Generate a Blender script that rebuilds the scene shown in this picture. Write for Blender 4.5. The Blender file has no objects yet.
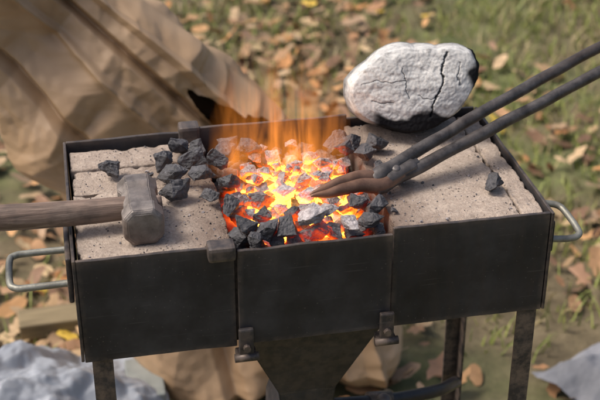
import bpy, bmesh, math, random
import numpy as np
from mathutils import Vector, Matrix, noise, Euler
random.seed(7); rng=np.random.default_rng(7)
S=bpy.context.scene
COL=S.collection

# ---------------- helpers ----------------
def link(o,parent=None):
    COL.objects.link(o)
    if parent: o.parent=parent
    return o
def empty(name,loc=(0,0,0)):
    o=bpy.data.objects.new(name,None); o.empty_display_size=.05
    return link(o)
def mesh_obj(name,verts,faces,mat,parent=None,smooth=True,attrs=None):
    me=bpy.data.meshes.new(name)
    me.from_pydata([tuple(v) for v in verts],[],[tuple(int(i) for i in f) for f in faces]); me.update()
    if smooth: me.polygons.foreach_set('use_smooth',[True]*len(me.polygons))
    if mat: me.materials.append(mat)
    if attrs:
        for k,arr in attrs.items():
            arr=np.asarray(arr,dtype=np.float32)
            if arr.ndim==1:
                a=me.attributes.new(k,'FLOAT','POINT'); a.data.foreach_set('value',arr)
            else:
                a=me.attributes.new(k,'FLOAT_COLOR','POINT')
                c=np.ones((len(arr),4),dtype=np.float32); c[:,:3]=arr; a.data.foreach_set('color',c.ravel())
    return link(bpy.data.objects.new(name,me),parent)
def bm_obj(name,bm,mat,parent=None,smooth=False):
    me=bpy.data.meshes.new(name); bm.to_mesh(me); bm.free()
    if smooth: me.polygons.foreach_set('use_smooth',[True]*len(me.polygons))
    me.materials.append(mat)
    return link(bpy.data.objects.new(name,me),parent)
def box_bm(x0,x1,y0,y1,z0,z1,bev=0.001,seg=2):
    bm=bmesh.new(); bmesh.ops.create_cube(bm,size=1)
    for v in bm.verts:
        v.co=Vector((x0+(v.co.x+.5)*(x1-x0),y0+(v.co.y+.5)*(y1-y0),z0+(v.co.z+.5)*(z1-z0)))
    if bev>0: bmesh.ops.bevel(bm,geom=list(bm.edges),offset=bev,segments=seg,affect='EDGES',profile=.6)
    return bm
def box(name,x0,x1,y0,y1,z0,z1,mat,parent=None,bev=0.0008):
    return bm_obj(name,box_bm(x0,x1,y0,y1,z0,z1,bev),mat,parent)
def panel(name,x0,x1,y0,y1,z0,z1,mat,parent,warp=.0012,seed=0,step=.008):
    bm=box_bm(x0,x1,y0,y1,z0,z1,0.0007,1)
    for ax,(a,b) in enumerate(((x0,x1),(y0,y1),(z0,z1))):
        n=int((b-a)/step)
        for i in range(1,n):
            p=Vector((0,0,0)); p[ax]=a+(b-a)*i/n; no=Vector((0,0,0)); no[ax]=1
            bmesh.ops.bisect_plane(bm,geom=bm.verts[:]+bm.edges[:]+bm.faces[:],plane_co=p,plane_no=no)
    dims=[x1-x0,y1-y0,z1-z0]; ax=dims.index(min(dims))
    for v in bm.verts:
        v.co[ax]+=warp*noise.noise(v.co*9+Vector((seed,0,0)))
        v.co.z+=.0012*noise.noise(v.co*28+Vector((0,seed,0)))
    return bm_obj(name,bm,mat,parent)
def rough_box(name,x0,x1,y0,y1,z0,z1,mat,parent,amp=.0008,bev=.002,step=.003,seed=0):
    bm=box_bm(x0,x1,y0,y1,z0,z1,bev,2)
    for ax,(a,b) in enumerate(((x0,x1),(y0,y1),(z0,z1))):
        st=step if ax<2 else .01
        n=max(1,int((b-a)/st))
        for i in range(1,n):
            p=Vector((0,0,0)); p[ax]=a+(b-a)*i/n; no=Vector((0,0,0)); no[ax]=1
            bmesh.ops.bisect_plane(bm,geom=bm.verts[:]+bm.edges[:]+bm.faces[:],plane_co=p,plane_no=no)
    bm.normal_update()
    off=Vector((seed*3.1,seed*1.7,0))
    for v in bm.verts:
        p=v.co+off
        e=min(abs(v.co.x-x0),abs(v.co.x-x1),abs(v.co.y-y0),abs(v.co.y-y1))
        d=amp*(.6*noise.noise(p*30)+.9*noise.noise(p*150)+.8*noise.noise(p*80))
        if e<.007 and v.co.z>z1-.01:
            d-=.007*max(0,noise.noise(p*55+Vector((9,9,9)))-.12)+.004*max(0,noise.noise(p*140)-.1)
        v.co+=v.normal*d
    return bm_obj(name,bm,mat,parent,smooth=True)
def tube_geo(pts,radii,seg=14,cap=True,flat=None):
    pts=[Vector(p) for p in pts]; n=len(pts)
    if not hasattr(radii,'__len__'): radii=[radii]*n
    T=[]
    for i in range(n):
        t=(pts[min(i+1,n-1)]-pts[max(i-1,0)]).normalized(); T.append(t)
    up=Vector((0,0,1))
    if abs(T[0].dot(up))>.9: up=Vector((1,0,0))
    N=(up-T[0]*up.dot(T[0])).normalized()
    V=[];F=[]
    for i in range(n):
        if i>0:
            N=(N-T[i]*N.dot(T[i])).normalized()
        B=T[i].cross(N)
        r=radii[i]; rx,ry=(r if hasattr(r,'__len__') else (r,r))
        for k in range(seg):
            a=2*math.pi*k/seg
            V.append(pts[i]+N*math.cos(a)*rx+B*math.sin(a)*ry)
    for i in range(n-1):
        for k in range(seg):
            k2=(k+1)%seg
            F.append((i*seg+k,i*seg+k2,(i+1)*seg+k2,(i+1)*seg+k))
    if cap:
        F.append(tuple(range(seg))[::-1]); F.append(tuple((n-1)*seg+k for k in range(seg)))
    return V,F
def smooth_path(ctrl,n=40):
    c=[np.array(p,float) for p in ctrl]; c=[2*c[0]-c[1]]+c+[2*c[-1]-c[-2]]
    out=[]; m=len(c)-3
    for i in range(n):
        t=i/(n-1)*m; k=min(int(t),m-1); u=t-k
        p0,p1,p2,p3=c[k:k+4]
        out.append(.5*((2*p1)+(-p0+p2)*u+(2*p0-5*p1+4*p2-p3)*u*u+(-p0+3*p1-3*p2+p3)*u**3))
    return out
def tube(name,pts,r,mat,parent,seg=14):
    V,F=tube_geo(pts,r,seg); return mesh_obj(name,V,F,mat,parent)
def _hash(i,j,s):
    n=(i*374761393+j*668265263+s*2147483647)&0xffffffff
    n=((n^(n>>13))*1274126177)&0xffffffff
    return ((n^(n>>16))&0xffff)/65535.0
def facet(x,y,s=0):
    """piecewise-linear noise on a sheared triangle lattice: flat facets with sharp folds"""
    k=(x+y)*.3660254; u=x+k; v=y+k
    i=math.floor(u); j=math.floor(v); fu=u-i; fv=v-j
    if fu>fv: return _hash(i,j,s)*(1-fu)+_hash(i+1,j,s)*(fu-fv)+_hash(i+1,j+1,s)*fv
    return _hash(i,j,s)*(1-fv)+_hash(i,j+1,s)*(fv-fu)+_hash(i+1,j+1,s)*fu

# ---------------- materials ----------------
class NT:
    def __init__(s,name):
        s.m=bpy.data.materials.new(name); s.m.use_nodes=True; s.t=s.m.node_tree
        s.b=s.t.nodes['Principled BSDF']; s.out=s.t.nodes['Material Output']
        s.tc=s.t.nodes.new('ShaderNodeTexCoord')
    def n(s,ty,**kw):
        nd=s.t.nodes.new(ty)
        for k,v in kw.items():
            if k in nd.inputs: 
                nd.inputs[k].default_value=v
            else: setattr(nd,k,v)
        return nd
    def l(s,a,b): s.t.links.new(a,b)
    def mapping(s,scale=(1,1,1),rot=(0,0,0)):
        mp=s.n('ShaderNodeMapping'); mp.inputs['Scale'].default_value=scale; mp.inputs['Rotation'].default_value=rot
        s.l(s.tc.outputs['Object'],mp.inputs['Vector']); return mp.outputs['Vector']
    def noise(s,scale,detail=6,rough=.6,vec=None,dist=0):
        nd=s.n('ShaderNodeTexNoise'); nd.inputs['Scale'].default_value=scale
        nd.inputs['Detail'].default_value=detail; nd.inputs['Roughness'].default_value=rough
        nd.inputs['Distortion'].default_value=dist
        s.l(vec or s.tc.outputs['Object'],nd.inputs['Vector']); return nd.outputs['Fac']
    def vor(s,scale,feature='F1',vec=None):
        nd=s.n('ShaderNodeTexVoronoi'); nd.feature=feature; nd.inputs['Scale'].default_value=scale
        s.l(vec or s.tc.outputs['Object'],nd.inputs['Vector']); return nd.outputs['Distance']
    def ramp(s,fac,stops,interp='LINEAR'):
        nd=s.n('ShaderNodeValToRGB'); cr=nd.color_ramp; cr.interpolation=interp
        while len(cr.elements)<len(stops): cr.elements.new(.5)
        for e,(p,c) in zip(cr.elements,stops):
            e.position=p; e.color=(c,c,c,1) if not hasattr(c,'__len__') else (*c,1)
        s.l(fac,nd.inputs['Fac']); return nd.outputs['Color']
    def mix(s,fac,a,b,mode='MIX'):
        nd=s.n('ShaderNodeMix'); nd.data_type='RGBA'; nd.blend_type=mode
        for sock,v in ((nd.inputs[0],fac),(nd.inputs[6],a),(nd.inputs[7],b)):
            if hasattr(v,'is_linked'): s.l(v,sock)
            elif hasattr(v,'__len__'): sock.default_value=(*v,1)
            else: sock.default_value=v
        return nd.outputs[2]
    def math(s,op,a,b=0.0,clamp=False):
        nd=s.n('ShaderNodeMath'); nd.operation=op; nd.use_clamp=clamp
        for i,v in enumerate((a,b)):
            if hasattr(v,'is_linked'): s.l(v,nd.inputs[i])
            else: nd.inputs[i].default_value=v
        return nd.outputs[0]
    def attr(s,name):
        nd=s.n('ShaderNodeAttribute'); nd.attribute_name=name; return nd
    def bump(s,h,strength=.5,dist=.001,prev=None):
        nd=s.n('ShaderNodeBump'); nd.inputs['Strength'].default_value=strength; nd.inputs['Distance'].default_value=dist
        s.l(h,nd.inputs['Height'])
        if prev: s.l(prev,nd.inputs['Normal'])
        return nd.outputs['Normal']
    def set(s,**kw):
        for k,v in kw.items():
            k=k.replace('_',' ')
            sock=s.b.inputs[k]
            if hasattr(v,'is_linked'): s.l(v,sock)
            elif hasattr(v,'__len__') and len(v)==3: sock.default_value=(*v,1)
            else: sock.default_value=v
        return s.m

def steel_mat():
    s=NT('blackened_steel')
    n1=s.noise(14,8,.65); n2=s.noise(90,4,.6); n3=s.noise(4,4,.5)
    streak=s.noise(30,5,.6,s.mapping((3,3,.35)))
    c=s.ramp(n1,[(.3,(.013,.014,.018)),(.5,(.027,.027,.032)),(.66,(.044,.043,.047)),(.8,(.07,.067,.068))])
    rust=s.ramp(s.math('MULTIPLY',n3,streak),[(.24,0.),(.40,1.)])
    c=s.mix(s.math('MULTIPLY',rust,.25),c,(.055,.036,.028))
    blot=s.ramp(s.noise(7,5,.6),[(.5,0.),(.68,1.)])
    c=s.mix(s.math('MULTIPLY',blot,.30),c,(.085,.082,.088))
    scr=s.ramp(s.noise(60,3,.5,s.mapping((.25,1,6),(0,.5,0))),[(.66,0.),(.70,1.)])
    c=s.mix(s.math('MULTIPLY',scr,.20),c,(.15,.14,.14))
    g=s.n('ShaderNodeNewGeometry')
    e=s.ramp(g.outputs['Pointiness'],[(.52,0.),(.60,1.)])
    c=s.mix(s.math('MULTIPLY',e,s.ramp(n2,[(.38,.1),(.62,.75)])),c,(.22,.165,.13))
    sp=s.ramp(s.vor(170),[(.06,1.),(.14,0.)])
    c=s.mix(s.math('MULTIPLY',s.math('MULTIPLY',sp,s.ramp(s.noise(20),[(.42,0.),(.58,1.)])),.45),c,(.20,.18,.16))
    sx=s.n('ShaderNodeSeparateXYZ'); s.l(s.tc.outputs['Object'],sx.inputs[0])
    dz=s.ramp(s.math('ADD',sx.outputs['Z'],s.math('MULTIPLY',s.math('SUBTRACT',streak,.5),.07)),[(.722,0.),(.758,.6)])
    c=s.mix(s.math('MULTIPLY',dz,.35),c,(.12,.10,.09))
    s.l(s.bump(n2,.3,.0006,s.bump(n1,.35,.0012)),s.b.inputs['Normal'])
    return s.set(Base_Color=c,Roughness=s.ramp(n1,[(.3,.36),(.75,.66)]),Metallic=.25)
def iron_mat(name='forged_iron',base=(.045,.04,.038),hi=(.14,.12,.11),met=.7,rust=(.12,.06,.03),ramount=.5):
    s=NT(name)
    n1=s.noise(45,8,.7); n2=s.noise(220,4,.6); n3=s.noise(12,5,.6)
    c=s.ramp(n1,[(.32,base),(.7,hi)])
    c=s.mix(s.math('MULTIPLY',s.ramp(n3,[(.45,0.),(.62,1.)]),ramount),c,rust)
    g=s.n('ShaderNodeNewGeometry')
    e=s.ramp(g.outputs['Pointiness'],[(.53,0.),(.62,1.)])
    c=s.mix(s.math('MULTIPLY',e,.6),c,tuple(min(1,h*2.) for h in hi))
    s.l(s.bump(n2,.5,.0006,s.bump(n1,.6,.0012)),s.b.inputs['Normal'])
    return s.set(Base_Color=c,Roughness=s.ramp(n1,[(.3,.36),(.7,.62)]),Metallic=met)
def brick_mat():
    s=NT('firebrick')
    n1=s.noise(9,7,.65); n2=s.noise(60,8,.75); n3=s.noise(330,4,.75); n4=s.noise(22,6,.7)
    c=s.ramp(n1,[(.28,(.26,.19,.145)),(.5,(.42,.325,.26)),(.75,(.54,.44,.365))])
    c=s.mix(.45,c,s.ramp(n2,[(.3,(.20,.15,.12)),(.7,(.61,.51,.43))]))
    c=s.mix(.28,c,s.ramp(n3,[(.35,(.13,.10,.08)),(.62,(.66,.57,.49))]))
    c=s.mix(s.math('MULTIPLY',s.ramp(n4,[(.52,0.),(.66,1.)]),.40),c,(.17,.135,.115))
    pits=s.ramp(s.vor(190),[(.12,1.),(.24,0.)])
    pm=s.math('MULTIPLY',pits,s.ramp(s.noise(35),[(.50,0.),(.62,1.)]))
    c=s.mix(s.math('MULTIPLY',pm,.5),c,(.08,.06,.05))
    sx=s.n('ShaderNodeSeparateXYZ'); s.l(s.tc.outputs['Object'],sx.inputs[0])
    dx=s.math('ABSOLUTE',s.math('ADD',sx.outputs['X'],.003))
    dd=s.math('ADD',dx,s.math('MULTIPLY',s.math('SUBTRACT',n1,.5),.14))
    soot=s.ramp(dd,[(.085,.8),(.145,0.)])
    c=s.mix(soot,c,(.12,.078,.058))
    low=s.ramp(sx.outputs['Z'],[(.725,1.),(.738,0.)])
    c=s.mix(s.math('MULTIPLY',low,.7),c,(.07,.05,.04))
    h=s.math('SUBTRACT',s.math('ADD',s.math('MULTIPLY',n2,.8),s.math('MULTIPLY',n3,.6)),s.math('MULTIPLY',pm,.9))
    s.l(s.bump(h,1.,.003),s.b.inputs['Normal'])
    return s.set(Base_Color=c,Roughness=.95)
def coal_mat():
    s=NT('charcoal_lumps')
    heat=s.attr('ember').outputs['Fac']; ash=s.attr('ashiness').outputs['Fac']
    n1=s.noise(70,8,.7); n2=s.noise(260,5,.7)
    grain=s.noise(130,4,.6,s.mapping((1,1,5)))
    c=s.ramp(n1,[(.3,(.010,.011,.014)),(.55,(.033,.035,.042)),(.75,(.115,.12,.135))])
    af=s.math('MULTIPLY',ash,s.ramp(n1,[(.34,.4),(.56,1.)]),True)
    c=s.mix(af,c,s.ramp(n2,[(.3,(.22,.185,.185)),(.7,(.62,.57,.57))]))
    hn=s.math('MULTIPLY',heat,s.ramp(n1,[(.3,1.0),(.7,.50)]))
    hn=s.math('MULTIPLY',hn,1.2)
    em=s.ramp(hn,[(.10,(0,0,0)),(.25,(.7,.03,.003)),(.5,(1,.11,.008)),(.75,(1,.25,.018)),(1.0,(1,.45,.06))])
    st=s.ramp(hn,[(.08,0.),(.25,.10),(.5,.28),(.75,.55),(1.,1.)])
    s.l(s.bump(n2,.6,.0009,s.bump(s.math('ADD',n1,s.math('MULTIPLY',grain,.5)),.8,.0025)),s.b.inputs['Normal'])
    return s.set(Base_Color=c,Roughness=s.ramp(n1,[(.3,.38),(.7,.85)]),Emission_Color=em,
        Emission_Strength=s.math('MULTIPLY',st,4.2))
STEEL=steel_mat(); IRON=iron_mat(); BRICK=brick_mat(); COAL=coal_mat()
HANDLE_IRON=iron_mat('handle_rod',(.16,.16,.14),(.36,.36,.32),.5,(.14,.12,.09),.4)
TONG=iron_mat('tong_steel',(.035,.031,.031),(.16,.145,.14),.5,(.08,.055,.042),.5)
TONGHOT=iron_mat('tong_scaled_jaw',(.075,.040,.028),(.22,.125,.085),.25,(.17,.085,.05),.6)
HEAD=iron_mat('hammer_steel',(.10,.085,.078),(.30,.265,.245),.35,(.15,.095,.068),.55)

# ---------------- FORGE ----------------
forge=empty('portable_forge')
ZT=.75; ZB=.626
panel('front_panel_a',-.250,-.0885,0,.004,ZB-.002,ZT,STEEL,forge,seed=1)
panel('front_panel_b',-.0865,.0785,-.006,-.002,ZB+.003,ZT-.003,STEEL,forge,seed=2)
panel('front_panel_c',.0805,.254,0,.004,ZB,ZT+.001,STEEL,forge,seed=3)
panel('back_panel',-.250,.252,.262,.266,ZB,ZT+.003,STEEL,forge,seed=4)
panel('side_panel_a',-.254,-.2505,-.001,.267,ZB,ZT+.001,STEEL,forge,seed=5)
panel('side_panel_b',.2545,.258,-.001,.267,ZB,ZT+.001,STEEL,forge,seed=6)
box('floor_plate',-.249,.253,.0075,.2550,ZB+.003,ZB+.007,STEEL,forge)
box('light_leak_blocker',-.110,.100,.0045,.0055,ZB+.002,ZT-.012,STEEL,forge,.0002)  # added inner plate, blocks fire light leaking through the front panel gaps
panel('hearth_back_plate',-.100,.088,.256,.260,.66,.760,STEEL,forge,seed=8)
box('hinge_lug_a',-.117,-.092,.250,.272,.742,.764,STEEL,forge,.004)
box('rim_clip',-.117,-.088,-.012,.010,.738,.755,STEEL,forge,.004)
for nm,x in (('bracket_a',-.080),('bracket_b',.074)):
    box(nm,x-.008,x+.008,-.013,-.007,ZB-.008,ZB+.026,STEEL,forge,.002)
    box(nm+'_foot',x-.011,x+.011,-.014,.003,ZB-.014,ZB-.006,STEEL,forge,.002)
    V,F=tube_geo([(x,-.018,ZB+.004),(x,-.012,ZB+.004)],.004,8); mesh_obj(nm+'_bolt',V,F,STEEL,forge,False)
    V,F=tube_geo([(x-.013,-.012,ZB-.010),(x+.013,-.012,ZB-.010)],.0048,12); mesh_obj(nm+'_barrel',V,F,STEEL,forge)
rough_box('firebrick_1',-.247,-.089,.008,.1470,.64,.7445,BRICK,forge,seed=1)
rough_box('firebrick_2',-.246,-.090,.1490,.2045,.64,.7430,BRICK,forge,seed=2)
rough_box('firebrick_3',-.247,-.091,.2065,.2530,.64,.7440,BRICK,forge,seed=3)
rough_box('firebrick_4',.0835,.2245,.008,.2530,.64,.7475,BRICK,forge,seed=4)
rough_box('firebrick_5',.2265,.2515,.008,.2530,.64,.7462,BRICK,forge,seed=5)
def angle_leg(name,x,y,sx,sy,z0,z1,w=.022,t=.003):
    bm=bmesh.new()
    pr=[(0,0),(w,0),(w,t),(t,t),(t,w),(0,w)]
    lo=[bm.verts.new((x+sx*a,y+sy*b,z0)) for a,b in pr]; hi=[bm.verts.new((x+sx*a,y+sy*b,z1)) for a,b in pr]
    for i in range(6):
        j=(i+1)%6; bm.faces.new((lo[i],lo[j],hi[j],hi[i]))
    bm.faces.new(lo[::-1]); bm.faces.new(hi)
    bmesh.ops.recalc_face_normals(bm,faces=bm.faces[:])
    return bm_obj(name,bm,STEEL,forge)
angle_leg('leg_1',-.243,.006,1,1,0,ZB-.003); angle_leg('leg_2',.252,.006,-1,1,0,ZB-.001)
angle_leg('leg_3',-.243,.258,1,-1,0,ZB-.001); angle_leg('leg_4',.255,.258,-1,-1,0,ZB-.001)
for i,(x) in enumerate((-.239,.230)):
    box('leg_stretcher_%d'%i,x,x+.018,.03,.24,.20,.204,STEEL,forge)
box('leg_stretcher_back',-.22,.23,.243,.247,.19,.212,STEEL,forge)
def frustum(name,cx,cy,secs,mat):
    bm=bmesh.new(); rings=[]
    for (wx,wy,z) in secs:
        rings.append([bm.verts.new((cx+a*wx/2,cy+b*wy/2,z)) for a,b in ((-1,-1),(1,-1),(1,1),(-1,1))])
    for r0,r1 in zip(rings,rings[1:]):
        for i in range(4):
            j=(i+1)%4; bm.faces.new((r0[i],r0[j],r1[j],r1[i]))
    bm.faces.new(rings[-1]); bm.faces.new(rings[0][::-1])
    bmesh.ops.recalc_face_normals(bm,faces=bm.faces[:])
    bmesh.ops.bevel(bm,geom=[e for e in bm.edges],offset=.0015,segments=2,affect='EDGES')
    return bm_obj(name,bm,mat,forge)
frustum('ash_hopper',.008,.13,[(.21,.17,ZB+.002),(.17,.15,ZB-.03),(.070,.07,.475),(.066,.07,.455),(.078,.08,.43),(.085,.08,.33)],STEEL)
tube('blast_pipe',smooth_path([(.045,.13,.420),(.12,.14,.408),(.20,.18,.380),(.246,.236,.345)],24),.0085,STEEL,forge,20)
tube('pipe_collar',[(.095,.136,.412),(.125,.141,.406)],.013,STEEL,forge,20)
tube('pipe_valve_knob',[(.112,.126,.417),(.112,.122,.423),(.112,.119,.429)],[.006,.010,.006],IRON,forge)
tube('pipe_valve_arm',smooth_path([(.112,.122,.423),(.125,.10,.405),(.128,.09,.37)],12),.004,IRON,forge)
def handle(name,ctrl):
    tube(name,smooth_path(ctrl,60),.0038,HANDLE_IRON,forge)
handle('carry_handle_a',[(-.252,.088,.712),(-.298,.088,.712),(-.313,.086,.712),(-.319,.078,.711),(-.319,.040,.708),(-.313,.030,.707),(-.298,.028,.707),(-.252,.028,.708)])
handle('carry_handle_b',[(.256,.066,.726),(.276,.064,.724),(.288,.060,.722),(.293,.050,.719),(.297,.022,.713),(.294,.012,.711),(.282,.009,.710),(.256,.010,.712)])
box('handle_plate_a',-.260,-.2545,.016,.100,.690,.744,STEEL,forge,.002)
box('handle_plate_b',.2585,.2615,.002,.075,.700,.738,STEEL,forge,.002)

# ---------------- CHARCOAL ----------------
def make_template(seed):
    r=random.Random(seed); bm=bmesh.new()
    sc=Vector((1.05,r.uniform(.68,.95),r.uniform(.58,.82)))
    n=r.choice((8,9,10,12)); ga=math.pi*(3-math.sqrt(5))
    for i in range(n):
        zz=1-2*(i+.5)/n; q=math.sqrt(1-zz*zz); v=Vector((q*math.cos(ga*i),q*math.sin(ga*i),zz))
        v=(v+Vector((r.gauss(0,.30),r.gauss(0,.30),r.gauss(0,.30)))).normalized()*r.uniform(.85,1.25)
        bm.verts.new((v.x*sc.x,v.y*sc.y,v.z*sc.z))
    bmesh.ops.convex_hull(bm,input=bm.verts[:])
    for v in [v for v in bm.verts if not v.link_faces]: bm.verts.remove(v)
    bmesh.ops.bevel(bm,geom=bm.edges[:],offset=.035,segments=1,affect='EDGES')
    bmesh.ops.triangulate(bm,faces=bm.faces[:])
    for _ in range(3):
        es=[e for e in bm.edges if e.calc_length()>.20]
        if es: bmesh.ops.subdivide_edges(bm,edges=es,cuts=1); bmesh.ops.triangulate(bm,faces=bm.faces[:])
    bm.normal_update()
    o=Vector((seed*3.3,0,0))
    for v in bm.verts:
        d=.06*noise.noise(v.co*2.2+o)+.05*noise.noise(v.co*5+o)+.025*noise.noise(v.co*11+o)
        w=noise.voronoi((v.co+o)*1.6)[0]; d-=.06*max(0,.14-(w[1]-w[0]))/.14
        v.co+=v.normal*d
    bm.normal_update(); bm.verts.index_update()
    V=np.array([v.co[:] for v in bm.verts]); N=np.array([v.normal[:] for v in bm.verts])
    F=[tuple(v.index for v in f.verts) for f in bm.faces]; bm.free()
    return V,N,F
TEMPL=[make_template(i+1) for i in range(22)]
def smooth(a,b,x):
    t=np.clip((x-a)/(b-a),0,1); return t*t*(3-2*t)
def glow(x,y):
    d=np.sqrt(((x+.002)/.092)**2+((y-.112)/.125)**2)
    return 1-smooth(.50,1.06,d)
class Pile:
    def __init__(s): s.V=[];s.F=[];s.H=[];s.A=[];s.n=0
    def add(s,c,size,seed,heatk=1.,ash=None,flat=1.):
        V,N,F=TEMPL[seed%len(TEMPL)]
        r=random.Random(seed*17+3)
        R=np.array(Euler((r.uniform(-.5,.5)+(math.pi if r.random()<.5 else 0),r.uniform(-.5,.5),r.uniform(0,6.28))).to_matrix())
        P=(V*size)@R.T; P[:,2]*=flat; NN=N@R.T; P=P+np.array(c)
        g=glow(P[:,0],P[:,1])
        top=smooth(-.3,.75,NN[:,2])
        nz=np.array([noise.noise(Vector(p)*60) for p in P])
        relz=(P[:,2]-c[2])/size
        h=g*heatk*np.clip(1.15-.82*top-.36*np.clip(relz,-1,1)+.65*nz,0,1.3)
        a0=((.35+.65*r.random())*g*smooth(-.2,.5,top)+.08) if ash is None else np.full(len(P),ash)
        s.V.append(P); s.F+= [tuple(i+s.n for i in f) for f in F]; s.H.append(h); s.A.append(a0); s.n+=len(P)
    def build(s,name,parent=None):
        return mesh_obj(name,np.vstack(s.V),s.F,COAL,parent,False,{'ember':np.concatenate(s.H),'ashiness':np.clip(np.concatenate(s.A),0,1)})
def hz(x,y):
    m=math.exp(-((x+.000)/.075)**2-((y-.115)/.085)**2)
    return .722+.028*m+(.014*(1-y/.06) if y<.06 else 0)
pile=Pile(); k=0
rr=random.Random(5)
for layer,(dz,rad,mind,cnt) in enumerate(((-.013,(.013,.017),.019,130),(.002,(.010,.0180),.0198,160))):
    got=[]; tries=0
    while len(got)<cnt and tries<9000:
        tries+=1
        x=rr.uniform(-.076,.070); y=rr.uniform(.016,.243)
        if all((x-a)**2+(y-b)**2>mind**2 for a,b in got): got.append((x,y))
    for x,y in got:
        k+=1
        g=float(glow(x,y)); sz=rr.uniform(*rad)
        if layer==1 and g>.6 and rr.random()<.24: continue
        if g>.6: sz*=.86
        pile.add((x,y,hz(x,y)+dz+rr.uniform(-.004,.004)),sz,k,heatk=1.3 if layer==0 else rr.choice((.5,.85,1.05,1.25)),ash=None)
for x,y,z,sz in ((-.142,.190,.757,.016),(-.121,.222,.757,.016),(-.135,.150,.758,.0170),(-.135,.110,.759,.0175),(-.108,.178,.760,.0175),
                 (-.103,.137,.762,.018),(-.100,.208,.756,.015),(-.082,.160,.768,.018),(-.078,.112,.764,.017),(-.070,.195,.759,.018),
                 (-.062,.225,.750,.017),(-.100,.095,.759,.013),(-.082,.070,.759,.016),(-.074,.030,.759,.0185),(-.066,.008,.752,.012),
                 (-.040,.212,.752,.0165),(.104,.176,.761,.016),(.086,.152,.763,.0155),(.112,.098,.760,.0165),(.078,.190,.757,.0155),
                 (.060,.205,.753,.0165),(.066,.166,.762,.0135),(-.030,.020,.753,.015),(.072,.045,.755,.0145),(.060,.020,.752,.0135),(-.050,.018,.752,.0145),
                 (.122,.122,.754,.006),(-.160,.170,.749,.006),(.097,.128,.754,.011),(-.052,.043,.757,.0135),(.090,.035,.752,.005),
                 (-.020,.042,.756,.012),(.052,.052,.758,.013)):
    k+=1; pile.add((x,y,z),sz,k,heatk=.5,ash=.10)
for x,y,z,sz in ((-.001,.024,.763,.0215),(.034,.012,.757,.016),(.017,.036,.760,.013)):
    k+=1; pile.add((x,y,z),sz,k,heatk=.10,ash=1.0,flat=.75)
for i in range(36):
    k+=1; x=rr.uniform(-.072,.064); y=rr.uniform(.055,.235); pile.add((x,y,hz(x,y)+.014),rr.uniform(.006,.012),k,heatk=.7,ash=.75)
pile.build('charcoal_pile')
for x,y,sz,sd in ((-.201,.180,.0155,93),(.2107,.062,.0170,96)):
    p=Pile(); p.add((0,0,0),sz,sd,heatk=0,ash=.10,flat=.85)
    P=p.V[0]; P[:,2]-=P[:,2].min(); p.H[0][:]=0
    o=p.build('charcoal_lump'); o.location=(x,y,.7445 if x<0 else .7475)
nx,ny=60,84; V=[];H=[];F=[]
for j in range(ny):
    for i in range(nx):
        x=-.087+.168*i/(nx-1); y=.009+.245*j/(ny-1)
        V.append((x,y,hz(x,y)-.013+.006*noise.noise(Vector((x*60,y*60,0)))+.003*noise.noise(Vector((x*150,y*150,3)))))
        H.append(float(glow(x,y))*(1.2+.7*noise.noise(Vector((x*40,y*40,7)))))
for j in range(ny-1):
    for i in range(nx-1):
        a=j*nx+i; F.append((a,a+1,a+nx+1,a+nx))
mesh_obj('ember_bed',V,F,COAL,None,True,{'ember':H,'ashiness':[.1]*len(H)})
cr=Pile()
for i in range(480):
    k+=1
    if rr.random()<.45:
        x=rr.choice((-1,1))*(.09+abs(rr.gauss(0,.045))); 
    else: x=rr.choice((-1,1))*rr.uniform(.09,.24)
    x=max(-.242,min(.242,x)); y=rr.uniform(.012,.25)
    cr.add((x,y,.7450 if x<0 else .7480),rr.uniform(.0005,.0013)*(2.0 if rr.random()<.07 else 1),k,heatk=0,ash=rr.choice((.05,.3,.9,.9)))
cr.build('ash_crumbs')

# ---------------- FLAMES ----------------
s=NT('flame_gas'); s.t.nodes.remove(s.b)
sx=s.n('ShaderNodeSeparateXYZ'); s.l(s.tc.outputs['Object'],sx.inputs[0])
nz=s.noise(15,3,.55,s.mapping((2.6,2.6,.42)),1.3)
hh=s.math('DIVIDE',s.math('SUBTRACT',sx.outputs['Z'],.742),.145,True)
fx=s.math('POWER',s.math('DIVIDE',s.math('ADD',sx.outputs['X'],.008),.086),2.)
fy=s.math('POWER',s.math('DIVIDE',s.math('SUBTRACT',sx.outputs['Y'],.180),.072),2.)
rad=s.math('SUBTRACT',1.,s.math('ADD',fx,fy),True)
v=s.math('SUBTRACT',s.math('MULTIPLY',nz,3.4),s.math('ADD',s.math('MULTIPLY',hh,.45),1.52),True)
v=s.math('MULTIPLY',s.math('MULTIPLY',v,rad),s.math('SUBTRACT',1.,hh,True))
em=s.n('ShaderNodeEmission'); em.inputs['Color'].default_value=(1,.30,.045,1)
s.l(s.math('MULTIPLY',v,62.),em.inputs['Strength']); s.l(em.outputs[0],s.out.inputs['Volume'])
try: s.m.cycles.volume_step_rate=2.5
except Exception as e: print('step',e)
V=[];F=[];sg=20;lv=[(.744,1.),(.80,.95),(.85,.8),(.888,.5)]
for z,r in lv:
    for i in range(sg):
        a=2*math.pi*i/sg; V.append((-.008+r*.086*math.cos(a),.180+.072*r*math.sin(a),z))
for L in range(len(lv)-1):
    for i in range(sg):
        j=(i+1)%sg; F.append((L*sg+i,L*sg+j,(L+1)*sg+j,(L+1)*sg+i))
F.append(tuple(range(sg))[::-1]); F.append(tuple((len(lv)-1)*sg+i for i in range(sg)))
mesh_obj('flames',V,F,s.m,None,False)

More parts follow.
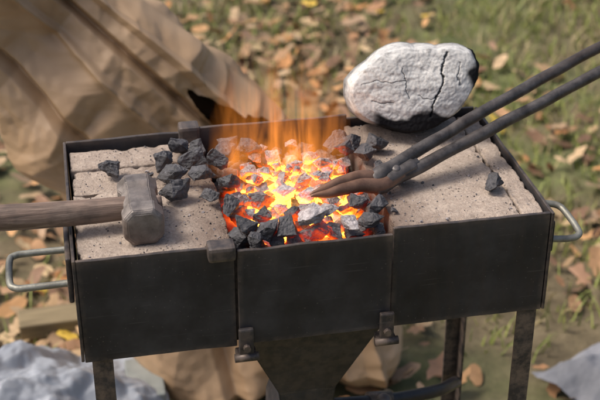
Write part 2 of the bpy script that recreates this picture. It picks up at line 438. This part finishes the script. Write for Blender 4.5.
# ---------------- HAMMER ----------------
ham=empty('sledge_hammer')
def hammer_head():
    secs=[(-.042,.0165),(-.0395,.0202),(-.036,.0212),(-.022,.0212),(-.017,.0178),(-.010,.0180),(0,.0182),(.010,.0180),(.016,.0178),(.021,.0212),(.036,.0212),(.0395,.0202),(.042,.0165)]
    V=[];F=[];n=8; full=[]
    for x,r in secs:
        ring=[]; mid=abs(x)<.0175
        ch=.62 if mid else .56
        pr=[(1,ch),(ch,1),(-ch,1),(-1,ch),(-1,-ch),(-ch,-1),(ch,-1),(1,-ch)]
        for a,b in pr: ring.append((x,a*r,b*r*1.02))
        full.append(ring)
    for ring in full: V+=ring
    for i in range(len(secs)-1):
        for kk in range(n):
            k2=(kk+1)%n; F.append((i*n+kk,i*n+k2,(i+1)*n+k2,(i+1)*n+kk))
    F.append(tuple(range(n))[::-1]); F.append(tuple((len(secs)-1)*n+q for q in range(n)))
    return V,F
V,F=hammer_head()
h=mesh_obj('hammer_head',V,F,HEAD,ham,False)
bm=bmesh.new(); bm.from_mesh(h.data); bmesh.ops.recalc_face_normals(bm,faces=bm.faces[:])
bmesh.ops.bevel(bm,geom=bm.edges[:],offset=.0009,segments=2,affect='EDGES'); 
bmesh.ops.triangulate(bm,faces=[f for f in bm.faces if len(f.verts)>4])
for _ in range(2):
    es=[e for e in bm.edges if e.calc_length()>.005]
    bmesh.ops.subdivide_edges(bm,edges=es,cuts=1); bmesh.ops.triangulate(bm,faces=bm.faces[:])
for v in bm.verts: v.co+=Vector((noise.noise(v.co*60),noise.noise(v.co*60+Vector((5,0,0))),noise.noise(v.co*60+Vector((0,9,0)))))*.0008+Vector((noise.noise(v.co*190),noise.noise(v.co*190+Vector((5,0,0))),noise.noise(v.co*190+Vector((0,9,0)))))*.0003
for f in bm.faces: f.smooth=True
bm.to_mesh(h.data); bm.free()
h.location=(-.178,.066,.7665); h.rotation_euler=(0,0,math.radians(91))
try:
    h.data.set_sharp_from_angle(angle=math.radians(26))
except Exception as e: print(e)
s=NT('worn_wood_handle')
gr=s.noise(18,8,.65,s.mapping((1,14,14)),.4); n1=s.noise(30,6,.6)
c=s.ramp(gr,[(.3,(.075,.050,.038)),(.5,(.19,.130,.10)),(.72,(.36,.27,.215))])
c=s.mix(s.math('MULTIPLY',s.ramp(n1,[(.5,0.),(.7,1.)]),.6),c,(.05,.04,.035))
s.l(s.bump(gr,.8,.0015),s.b.inputs['Normal'])
WOODH=s.set(Base_Color=c,Roughness=.55)
pts_=smooth_path([(-.155,.068,.769),(-.19,.067,.7685),(-.22,.067,.768),(-.26,.066,.769),(-.33,.066,.7715),(-.40,.066,.774),(-.47,.067,.778)],50)
rad_=[]
for i,p in enumerate(pts_):
    x=-p[0]; r=.0095 if x<.178 else (.0128+.0012*math.sin((x-.2)*16) if x<.42 else .0145)
    if x>.463: r=.011
    rad_.append((r*1.02,r*.9))
tube('hammer_handle',pts_,rad_,WOODH,ham,22)

# ---------------- TONGS ----------------
tongs=empty('blacksmith_tongs')
def base(t):
    p1=np.array((.103,.086,.770)); d=np.array((.282,.120,.060)); d=d/np.linalg.norm(d)
    return p1+d*t
offv=np.array((-.004,.0135,.0085))
def rein(name,sg):
    ctrl=[]; R=[]
    prof=[(-.03,.20),(0,.34),(.03,.45),(.08,.55),(.16,.74),(.26,.92),(.36,1.0),(.50,1.05),(.62,1.0)]
    for t,k_ in prof: ctrl.append(base(t)+offv*sg*k_+np.array((0,0,.0025*math.sin(t*9+sg))))
    P=smooth_path(ctrl,90)
    for i in range(90):
        u=i/89; R.append(.0074-.0010*u+.0020*math.exp(-((u-.05)/.05)**2))
    V,F=tube_geo(P,R,18); 
    V=[v+Vector((noise.noise(v*25),noise.noise(v*25+Vector((3,0,0))),noise.noise(v*25+Vector((0,7,0)))))*.0012 for v in V]
    mesh_obj(name,V,F,TONG,tongs)
rein('rein_1',1); rein('rein_2',-1)
tip=np.array((.002,.054,.770))
b0=base(0)
V,F=tube_geo(smooth_path([base(.03),base(.012),b0,base(-.02)],16),[(.005,.008)]*2+[(.0075,.012)]*12+[(.006,.011)]*2,16); mesh_obj('boss',V,F,TONG,tongs)
tube('rivet',[b0+np.array((0,-.002,.004)),b0+np.array((.0005,-.003,.0080)),b0+np.array((.0005,-.0035,.0092))],[.0055,.0050,.0025],TONG,tongs,14)
for nm,sg in (('jaw_1',1),('jaw_2',-1)):
    off=np.array((-.0012,.0036,.0023))*sg
    mid=tip+(b0-tip)*.55
    P=smooth_path([base(.006)+off*1.1,base(-.022)+off*1.25,mid+off*1.15+np.array((0,0,.001)),tip+(b0-tip)*.22+off*.8,tip+off*.25],44)
    R=[]
    for i in range(44):
        u=i/43; w=1-max(0,(u-.2)/.8)**2.4
        R.append((.0014+.0072*w,.0012+.0068*w))
    V,F=tube_geo(P,R,14)
    V=[v+Vector((noise.noise(v*60),noise.noise(v*60+Vector((3,0,0))),noise.noise(v*60+Vector((0,7,0)))))*.0010 for v in V]
    mesh_obj(nm,V,F,TONGHOT,tongs)

# ---------------- CHARRED LOG ----------------
outl=[(-67,-2),(-65,9),(-57,18),(-46,27),(-34,38),(-20,43),(0,43),(24,42),(48,42),(60,37),(67,24),(66,10),(60,-3),(52,-15),(42,-26),(28,-34),(16,-41),(0,-44),(-18,-43),(-32,-38),(-46,-34),(-60,-24),(-66,-12)]
ang=[math.atan2(y,x) for x,y in outl]; rd=[math.hypot(x,y) for x,y in outl]
o_=sorted(zip(ang,rd)); A_=np.array([a for a,_ in o_]); R_=np.array([r for _,r in o_])
A_=np.concatenate((A_-2*math.pi,A_,A_+2*math.pi)); R_=np.concatenate((R_,R_,R_))
cracks=[(.9,[(31,36),(25,20),(28,8),(21,-4),(17,-14),(15,-26)]),(.35,[(-14,20),(-9,10),(-10,0),(-6,-8)]),(.25,[(-52,6),(-40,9),(-26,7),(-10,10)]),(.4,[(44,26),(41,14),(44,4)]),(.25,[(2,-6),(14,-10),(22,-7)]),(.3,[(-42,-10),(-30,-13),(-20,-11)])]
def segd(px,py,pl):
    best=1e9
    for (ax,ay),(bx,by) in zip(pl,pl[1:]):
        dx,dy=bx-ax,by-ay; t=max(0,min(1,((px-ax)*dx+(py-ay)*dy)/(dx*dx+dy*dy)))
        best=min(best,math.hypot(px-ax-t*dx,py-ay-t*dy))
    return best
NU,NV=340,200; V=[];F=[];CH=[]
for j in range(NV+1):
    s_=j/NV
    if s_<.58: rr_=(s_/.58)*.90; yd=-.036-.007*(1-(rr_/.90)**3)
    elif s_<.82:
        q=(s_-.58)/.24; a=q*math.pi
        rr_=.90+.10*math.sin(a)**.7; yd=-.036+.075*q
    else: q=(s_-.82)/.18; rr_=.90*(1-q); yd=.039+.006*math.sin(q*1.57)
    for i in range(NU):
        th=-math.pi+2*math.pi*i/NU
        R0=np.interp(th,A_,R_)*1.2e-3
        lx=rr_*R0*math.cos(th); lz=rr_*R0*math.sin(th); px,pz=lx/1.2e-3,lz/1.2e-3
        p=Vector((lx,yd,lz))
        pa=Vector((lx*.5,yd,lz*1.5))
        d=.0026*noise.noise(p*20)+.0013*noise.noise(pa*70)+.0005*noise.noise(p*150)+.0005*noise.noise(p*320)
        ch=0.
        if yd<-.03:
            w=2.6*noise.noise(Vector((px*.16,pz*.16,4))); w2=1.0*noise.noise(Vector((px*.6,pz*.6,8)))
            for wd,c_ in cracks:
                m=segd(px+w+w2,pz+w*.7,c_); cc=max(0,1-m/(1.25*wd+.25)); ch=max(ch,min(1,cc*1.7)*(.35+.6*wd)); d-=.0042*cc*wd
        n_=Vector((math.cos(th)*min(1,rr_)**4,-1. if yd<0 else 1.,math.sin(th)*min(1,rr_)**4)).normalized()
        if yd>-.034 and yd<.036: n_=Vector((math.cos(th),0,math.sin(th)))
        p=p+n_*d
        nb=noise.noise(p*30)+.5*noise.noise(p*80)
        under=float(smooth(-22+10*nb,-27+10*nb,pz))*float(smooth(-50,-34,px))
        right=float(smooth(54+8*nb,60+8*nb,px))
        side=float(smooth(-.020,.0,yd))*.6
        ch=max(ch,under,right,side)
        V.append(p); CH.append(min(1,ch))
for j in range(NV):
    for i in range(NU):
        i2=(i+1)%NU; F.append((j*NU+i,j*NU+i2,(j+1)*NU+i2,(j+1)*NU+i))
s=NT('ash_covered_wood')
ch=s.attr('char').outputs['Fac']; n1=s.noise(26,8,.68); n2=s.noise(120,6,.75); n3=s.noise(60,6,.7,s.mapping((.35,1,1.6)))
c=s.ramp(n1,[(.30,(.30,.31,.32)),(.44,(.50,.50,.50)),(.62,(.70,.69,.67))])
c=s.mix(.4,c,s.ramp(n3,[(.35,(.26,.26,.27)),(.58,(.72,.71,.68))]))
c=s.mix(s.math('MULTIPLY',s.ramp(n2,[(.50,0.),(.64,1.)]),.6),c,(.22,.21,.21))
vc=s.ramp(s.vor(60,'DISTANCE_TO_EDGE',s.mapping((1,.5,.6))),[(.006,1.),(.025,0.)])
vc=s.math('MULTIPLY',vc,s.ramp(s.noise(17),[(.5,0.),(.62,1.)]))
c=s.mix(s.math('MULTIPLY',vc,.3),c,(.14,.13,.13))
c=s.mix(ch,c,(.014,.014,.016))
s.l(s.bump(n2,.7,.0012,s.bump(s.math('ADD',n1,s.math('MULTIPLY',n3,.5)),.35,.002)),s.b.inputs['Normal'])
ASH=s.set(Base_Color=c,Roughness=1.)
s.b.inputs['Specular IOR Level'].default_value=.1
lg=mesh_obj('charred_log',V,F,ASH,None,True,{'char':CH})
lg.location=(.162,.235,.8005); lg.rotation_euler=(math.radians(-20),0,math.radians(-9))

# ---------------- PAPER SACK ----------------
s=NT('kraft_paper')
n1=s.noise(7,6,.6); n2=s.noise(60,6,.6); n3=s.noise(2.4,3,.5)
c=s.ramp(n1,[(.3,(.36,.23,.13)),(.55,(.44,.295,.175)),(.75,(.49,.34,.21))])
c=s.mix(s.math('MULTIPLY',s.ramp(n3,[(.5,0.),(.68,1.)]),.2),c,(.30,.18,.095))
s.l(s.bump(n2,.12,.001),s.b.inputs['Normal'])
PAPER=s.set(Base_Color=c,Roughness=.5)
Lk=[(0,-.15),(.2,-.20),(.40,-.275),(.52,-.34),(.62,-.42),(.85,-.60)]
Rk=[(0,.29),(.2,.275),(.38,.20),(.47,.14),(.535,.085),(.62,.0),(.70,-.085),(.80,-.19),(.88,-.26)]
def fold(a,b,s0,k1=1.):
    wa=a+.020*noise.noise(Vector((a*7,b*7,s0))); wb=b+.020*noise.noise(Vector((a*7,b*7,s0+5)))
    return (.075*k1*(facet(wa*8+3,wb*4.0,s0)-.5)+.060*(facet(wa*10+wb*6,-wa*5+wb*8,s0+1)-.5)
            +.042*(facet(wa*12-wb*20,wa*14+wb*9,s0+2)-.5)+.020*(facet(wa*34+wb*9,wb*26-wa*8,s0+3)-.5)+.007*(facet(wa*80,wb*66,s0+4)-.5))
def foldp(a,b,s0,f1=1.,f2=1.):
    """stiff paper: long shallow creases running down the sack plus small crumples"""
    wa=a+.012*noise.noise(Vector((a*9,b*5,s0))); wb=b+.02*noise.noise(Vector((a*5,b*7,s0+5)))
    return (.050*f1*(facet(wa*4+2,wb*8,s0)-.5)+.046*f1*(facet(wa*9+wb*5,-wa*2.5+wb*5,s0+1)-.5)
            +.022*f1*(facet(wa*8-wb*16,wa*8+wb*7,s0+2)-.5)+.0075*f2*(facet(wa*30+wb*9,wb*24-wa*8,s0+3)-.5)+.003*f2*(facet(wa*80,wb*66,s0+4)-.5))
NU,NV=520,460; V=[];F=[]
for j in range(NV+1):
    z=.88*j/NV; f=j/NV
    xl=np.interp(z,[a for a,_ in Lk],[b for _,b in Lk]); xr=np.interp(z,[a for a,_ in Rk],[b for _,b in Rk])
    cx=(xl+xr)/2; hw=(xr-xl)/2; dp=.145*(1-.55*f**1.6)*min(1,(f+.02)*12)**.5
    for i in range(NU):
        th=2*math.pi*i/NU; c_,s__=math.cos(th),math.sin(th)
        x=cx+hw*math.copysign(abs(c_)**.62,c_); y=.76+dp*math.copysign(abs(s__)**.75,s__)+.05*f
        a=x*.75+z*.66; b=-x*.66+z*.75
        d=foldp(a,b+(0 if s__<0 else 7),11)*min(1,abs(s__)*5+.25)+.02*noise.noise(Vector((x,y,z))*3)
        u=(x-cx)/max(hw,.01)
        if s__<0: d+= -.030*max(0,1-abs(u-.50)/.07)-.024*max(0,1-abs(u+.30+.2*f)/.09)+.018*max(0,1-abs(u-.78)/.06)+.016*max(0,1-abs(u-.05-.15*f)/.05)
        nn_=Vector((c_*.6,s__,0)).normalized()
        V.append(Vector((x,y,z))+nn_*d)
def keep(j,i):
    v=V[j*NU+i]; x,y,z=v
    if y>.80 : return True
    a=(x-(-.060))/.155
    if 0<a<1:
        zt=.600-.080*a+.005*noise.noise(Vector((x*60,0,0))); zb=.592-.10*a-.050*math.sin(min(1,a*1.05)*math.pi)+.004*noise.noise(Vector((x*50,5,0)))
        return not (zb<z<zt)
    return True
for j in range(NV):
    for i in range(NU):
        i2=(i+1)%NU
        if keep(j,i): F.append((j*NU+i,j*NU+i2,(j+1)*NU+i2,(j+1)*NU+i))
F.append(tuple(NV*NU+i for i in range(NU)))
sack=empty('paper_sack')
mesh_obj('sack_body',V,F,PAPER,sack)
p=Pile()
for i in range(60):
    k+=1; p.add((rr.uniform(-.08,.07),rr.uniform(.72,.82),rr.uniform(.38,.48)),rr.uniform(.015,.03),k,heatk=0,ash=.05)
for h_ in p.H: h_[:]=0
p.build('sack_charcoal',sack)

# ---------------- TARP, BOARD, BOX, CLOTH ----------------
def crumple_sheet(name,cx,cy,wx,wy,hfun,mat,n=220,amp=1.,rot=0):
    V=[];F=[]
    for j in range(n+1):
        for i in range(n+1):
            u=i/n*2-1; v=j/n*2-1
            r=1+.12*noise.noise(Vector((u*2,v*2,cx*10)))
            x=cx+(u*math.cos(rot)-v*math.sin(rot))*wx*r; y=cy+(u*math.sin(rot)+v*math.cos(rot))*wy*r
            a=x*.8+y*.6; b=-x*.6+y*.8
            z=hfun(u,v)+amp*(.015+.9*foldp(a*1.3,b*2.0,31)+.3*fold(b*1.1,a*.9,51))
            V.append((x,y,max(.006,z)))
    for j in range(n):
        for i in range(n):
            q=j*(n+1)+i; F.append((q,q+1,q+n+2,q+n+1))
    return mesh_obj(name,V,F,mat)
s=NT('grey_tarp'); n1=s.noise(6,6,.6); 
c=s.ramp(n1,[(.3,(.25,.27,.31)),(.6,(.36,.385,.43)),(.8,(.48,.50,.54))])
s.l(s.bump(s.noise(50,5),.3,.002),s.b.inputs['Normal'])
TARP=s.set(Base_Color=c,Roughness=.35)
crumple_sheet('plastic_tarp',-.42,.56,.30,.25,lambda u,v:.20*math.exp(-(u*u*1.3+v*v*1.5))-.01,TARP,rot=.2)
s=NT('grey_cloth'); n1=s.noise(8,6,.6)
CLOTH=s.set(Base_Color=s.ramp(n1,[(.3,(.12,.125,.14)),(.7,(.22,.225,.25))]),Roughness=.9)
crumple_sheet('grey_cloth',.80,.57,.20,.15,lambda u,v:.08*math.exp(-(u*u+v*v)*1.5)-.005,CLOTH,rot=.5,n=120,amp=.7)
s=NT('weathered_wood'); g_=s.noise(10,7,.6,s.mapping((1,9,9)))
WB=s.set(Base_Color=s.ramp(g_,[(.3,(.13,.10,.055)),(.7,(.28,.22,.125))]),Roughness=.8)
o=box('wooden_board',-.09,.14,-.03,.03,0,.035,WB,None,.003); o.location=(-.29,.96,.006); o.rotation_euler=(0,0,.05)
s=NT('galvanised_metal'); n1=s.noise(20,5,.6)
GM=s.set(Base_Color=s.ramp(n1,[(.3,(.18,.20,.19)),(.7,(.32,.34,.33))]),Roughness=.5,Metallic=.3)
tin=empty('metal_box'); 
bm=box_bm(-.19,-.135,.60,.70,.004,.085,.006,3); bm_obj('box_body',bm,GM,tin); 
bm=box_bm(-.194,-.131,.596,.704,.0865,.103,.004,3); bm_obj('box_lid',bm,GM,tin)

# ---------------- GROUND ----------------
s=NT('lawn_soil')
n1=s.noise(1.6,6,.6); n2=s.noise(12,8,.7); n3=s.noise(.5,3,.5)
c=s.ramp(n2,[(.3,(.065,.050,.028)),(.5,(.14,.11,.062)),(.7,(.22,.175,.105))])
c=s.mix(s.ramp(n1,[(.45,0.),(.6,.8)]),c,s.ramp(n2,[(.3,(.05,.07,.02)),(.7,(.16,.19,.06))]))
s.l(s.bump(n2,.8,.02),s.b.inputs['Normal'])
SOIL=s.set(Base_Color=c,Roughness=.95)
xs=np.concatenate((-np.geomspace(150,6,14),np.linspace(-5,6,90),np.geomspace(7,150,14))); ys=np.concatenate((-np.geomspace(150,3,14),np.linspace(-2,9,90),np.geomspace(10,200,14)))
V=[];F=[]
for y in ys:
    for x in xs:
        near=1/(1+(max(0,abs(x)-4)+max(0,abs(y-3)-5)))
        V.append((x,y,-.012+.012*near*noise.noise(Vector((x*2.2,y*2.2,0)))+.25*(1-near)*noise.noise(Vector((x*.03,y*.03,2)))))
nx=len(xs)
for j in range(len(ys)-1):
    for i in range(nx-1):
        q=j*nx+i; F.append((q,q+1,q+nx+1,q+nx))
mesh_obj('ground',V,F,SOIL)
def gz(x,y): return -.012+.012*noise.noise(Vector((x*2.2,y*2.2,0)))
def covered(x,y): return (-.75<x<-.10 and .28<y<.83) or (.62<x<1.02 and .40<y<.78)
def vcol_mat(name,rough):
    s=NT(name); a=s.attr('Col').outputs['Color']; n=s.noise(30,5)
    c=s.mix(.35,a,s.mix(1.,a,s.ramp(n,[(.3,.55),(.7,1.4)]),'MULTIPLY'))
    return s.set(Base_Color=c,Roughness=rough)
GR=vcol_mat('grass_blades',.6); LF=vcol_mat('dry_leaves',.65)
N=130000
gx=rng.uniform(-2.6,3.4,N); gy=rng.uniform(-.2,5.0,N)
V=[];F=[];C=[]
for x,y in zip(gx,gy):
    d=noise.noise(Vector((x*1.1+3,y*1.1,0)))+.6*noise.noise(Vector((x*4,y*4,1)))
    bias=.0+.30*smooth(.2,1.4,x)
    if rr.random()>.33+ (d+bias)*1.4 or covered(x,y): continue
    h_=rr.uniform(.02,.055); w_=rr.uniform(.0018,.0035); a=rr.uniform(0,6.28); lx,ly=rr.gauss(0,.5)*h_,rr.gauss(0,.5)*h_
    ca,sa=math.cos(a)*w_,math.sin(a)*w_; b=len(V); z0=gz(x,y)-.004
    V+=[(x-ca,y-sa,z0),(x+ca,y+sa,z0),(x+ca*.7+lx*.4,y+sa*.7+ly*.4,z0+h_*.6),(x-ca*.7+lx*.4,y-sa*.7+ly*.4,z0+h_*.6),(x+lx,y+ly,z0+h_)]
    F+=[(b,b+1,b+2,b+3),(b+3,b+2,b+4)]
    k_=rr.random(); col=(.16+.14*k_,.20+.13*k_,.045+.04*k_) if rr.random()<.70 else (.38,.31,.16)
    C+=[col]*5
mesh_obj('grass',V,F,GR,None,False,{'Col':np.array(C)})
pal=[(.42,.24,.12),(.34,.175,.08),(.50,.33,.18),(.25,.14,.08),(.54,.38,.22),(.50,.24,.09),(.38,.25,.15),(.54,.30,.13),(.50,.36,.20),(.30,.17,.10)]
V=[];F=[];C=[]
def leaf(x,y,sz):
    b=len(V); n=14; rot=rr.uniform(0,6.28); ti=Euler((rr.gauss(0,.35),rr.gauss(0,.35),rot)).to_matrix()
    lob=rr.choice((0,.18,.3)); cup=rr.uniform(-.5,.8); z0=gz(x,y)+.008+rr.uniform(0,.028)
    col=np.array(rr.choice(pal))*rr.uniform(.6,1.15)
    if rr.random()<.015: col=np.array((.62,.42,.06))
    cen=Vector((x,y,z0))
    def put(px,py,f):
        pz=cup*(px*px+.3*py*py)/1.+.08*math.sin(px*9+py*5)
        V.append(cen+ti@Vector((px*sz,py*sz,pz*sz))); C.append(col*f)
    put(0,0,.85)
    for i in range(n):
        a=2*math.pi*i/n; r=(1-.42*abs(math.cos(a)))*(1+lob*math.cos(5*a+1))*rr.uniform(.9,1.1)
        put(math.cos(a)*r*.75,math.sin(a)*r,rr.uniform(.9,1.1))
    for i in range(n): F.append((b,b+1+i,b+1+(i+1)%n))
cnt=0
while cnt<9200:
    x=rr.uniform(-2.6,3.6); y=rr.uniform(-.1,5.2)
    d=noise.noise(Vector((x*1.3,y*1.3,9)))+.5*noise.noise(Vector((x*4,y*4,3)))
    left=.20*(1-smooth(-.2,1.4,x))+.30*(1-smooth(1.2,1.8,y))
    if rr.random()>.32+d*1.0+left or covered(x,y): continue
    leaf(x,y,rr.uniform(.013,.040)); cnt+=1
mesh_obj('fallen_leaves',V,F,LF,None,True,{'Col':np.array(C)})

# ---------------- LIGHT ----------------
W=bpy.data.worlds.new('World'); S.world=W; W.use_nodes=True
nt=W.node_tree; bg=nt.nodes['Background']; sky=nt.nodes.new('ShaderNodeTexSky'); sky.sky_type='NISHITA'; sky.sun_disc=False
EL,AZ=55,-82
sky.sun_elevation=math.radians(EL); sky.sun_rotation=math.radians(AZ); sky.air_density=1.0; sky.dust_density=6.0; sky.ozone_density=.3
nt.links.new(sky.outputs[0],bg.inputs['Color']); bg.inputs['Strength'].default_value=.15
L=bpy.data.lights.new('sun','SUN'); L.energy=2.8; L.angle=math.radians(18); L.color=(1,.94,.86)
lo=link(bpy.data.objects.new('sun',L))
az=math.radians(AZ); el=math.radians(EL)
sd=Vector((math.sin(az)*math.cos(el),math.cos(az)*math.cos(el),math.sin(el)))
lo.rotation_euler=(-sd).to_track_quat('-Z','Y').to_euler(); lo.location=sd*5

# ---------------- CAMERA ----------------
cam=bpy.data.cameras.new('camera'); co=link(bpy.data.objects.new('camera',cam)); S.camera=co
cam.sensor_width=36; cam.lens=36*1272/600; cam.clip_start=.05; cam.clip_end=1000
co.location=(-.235,-1.102,1.437)
psi=math.radians(11.05)
co.rotation_euler=(math.radians(90-29.7),0,-psi)
cam.dof.use_dof=True; cam.dof.focus_distance=1.38; cam.dof.aperture_fstop=7.0; cam.dof.aperture_blades=7
S.view_settings.view_transform='Standard'; S.view_settings.look='None'; S.view_settings.exposure=0; S.view_settings.gamma=1
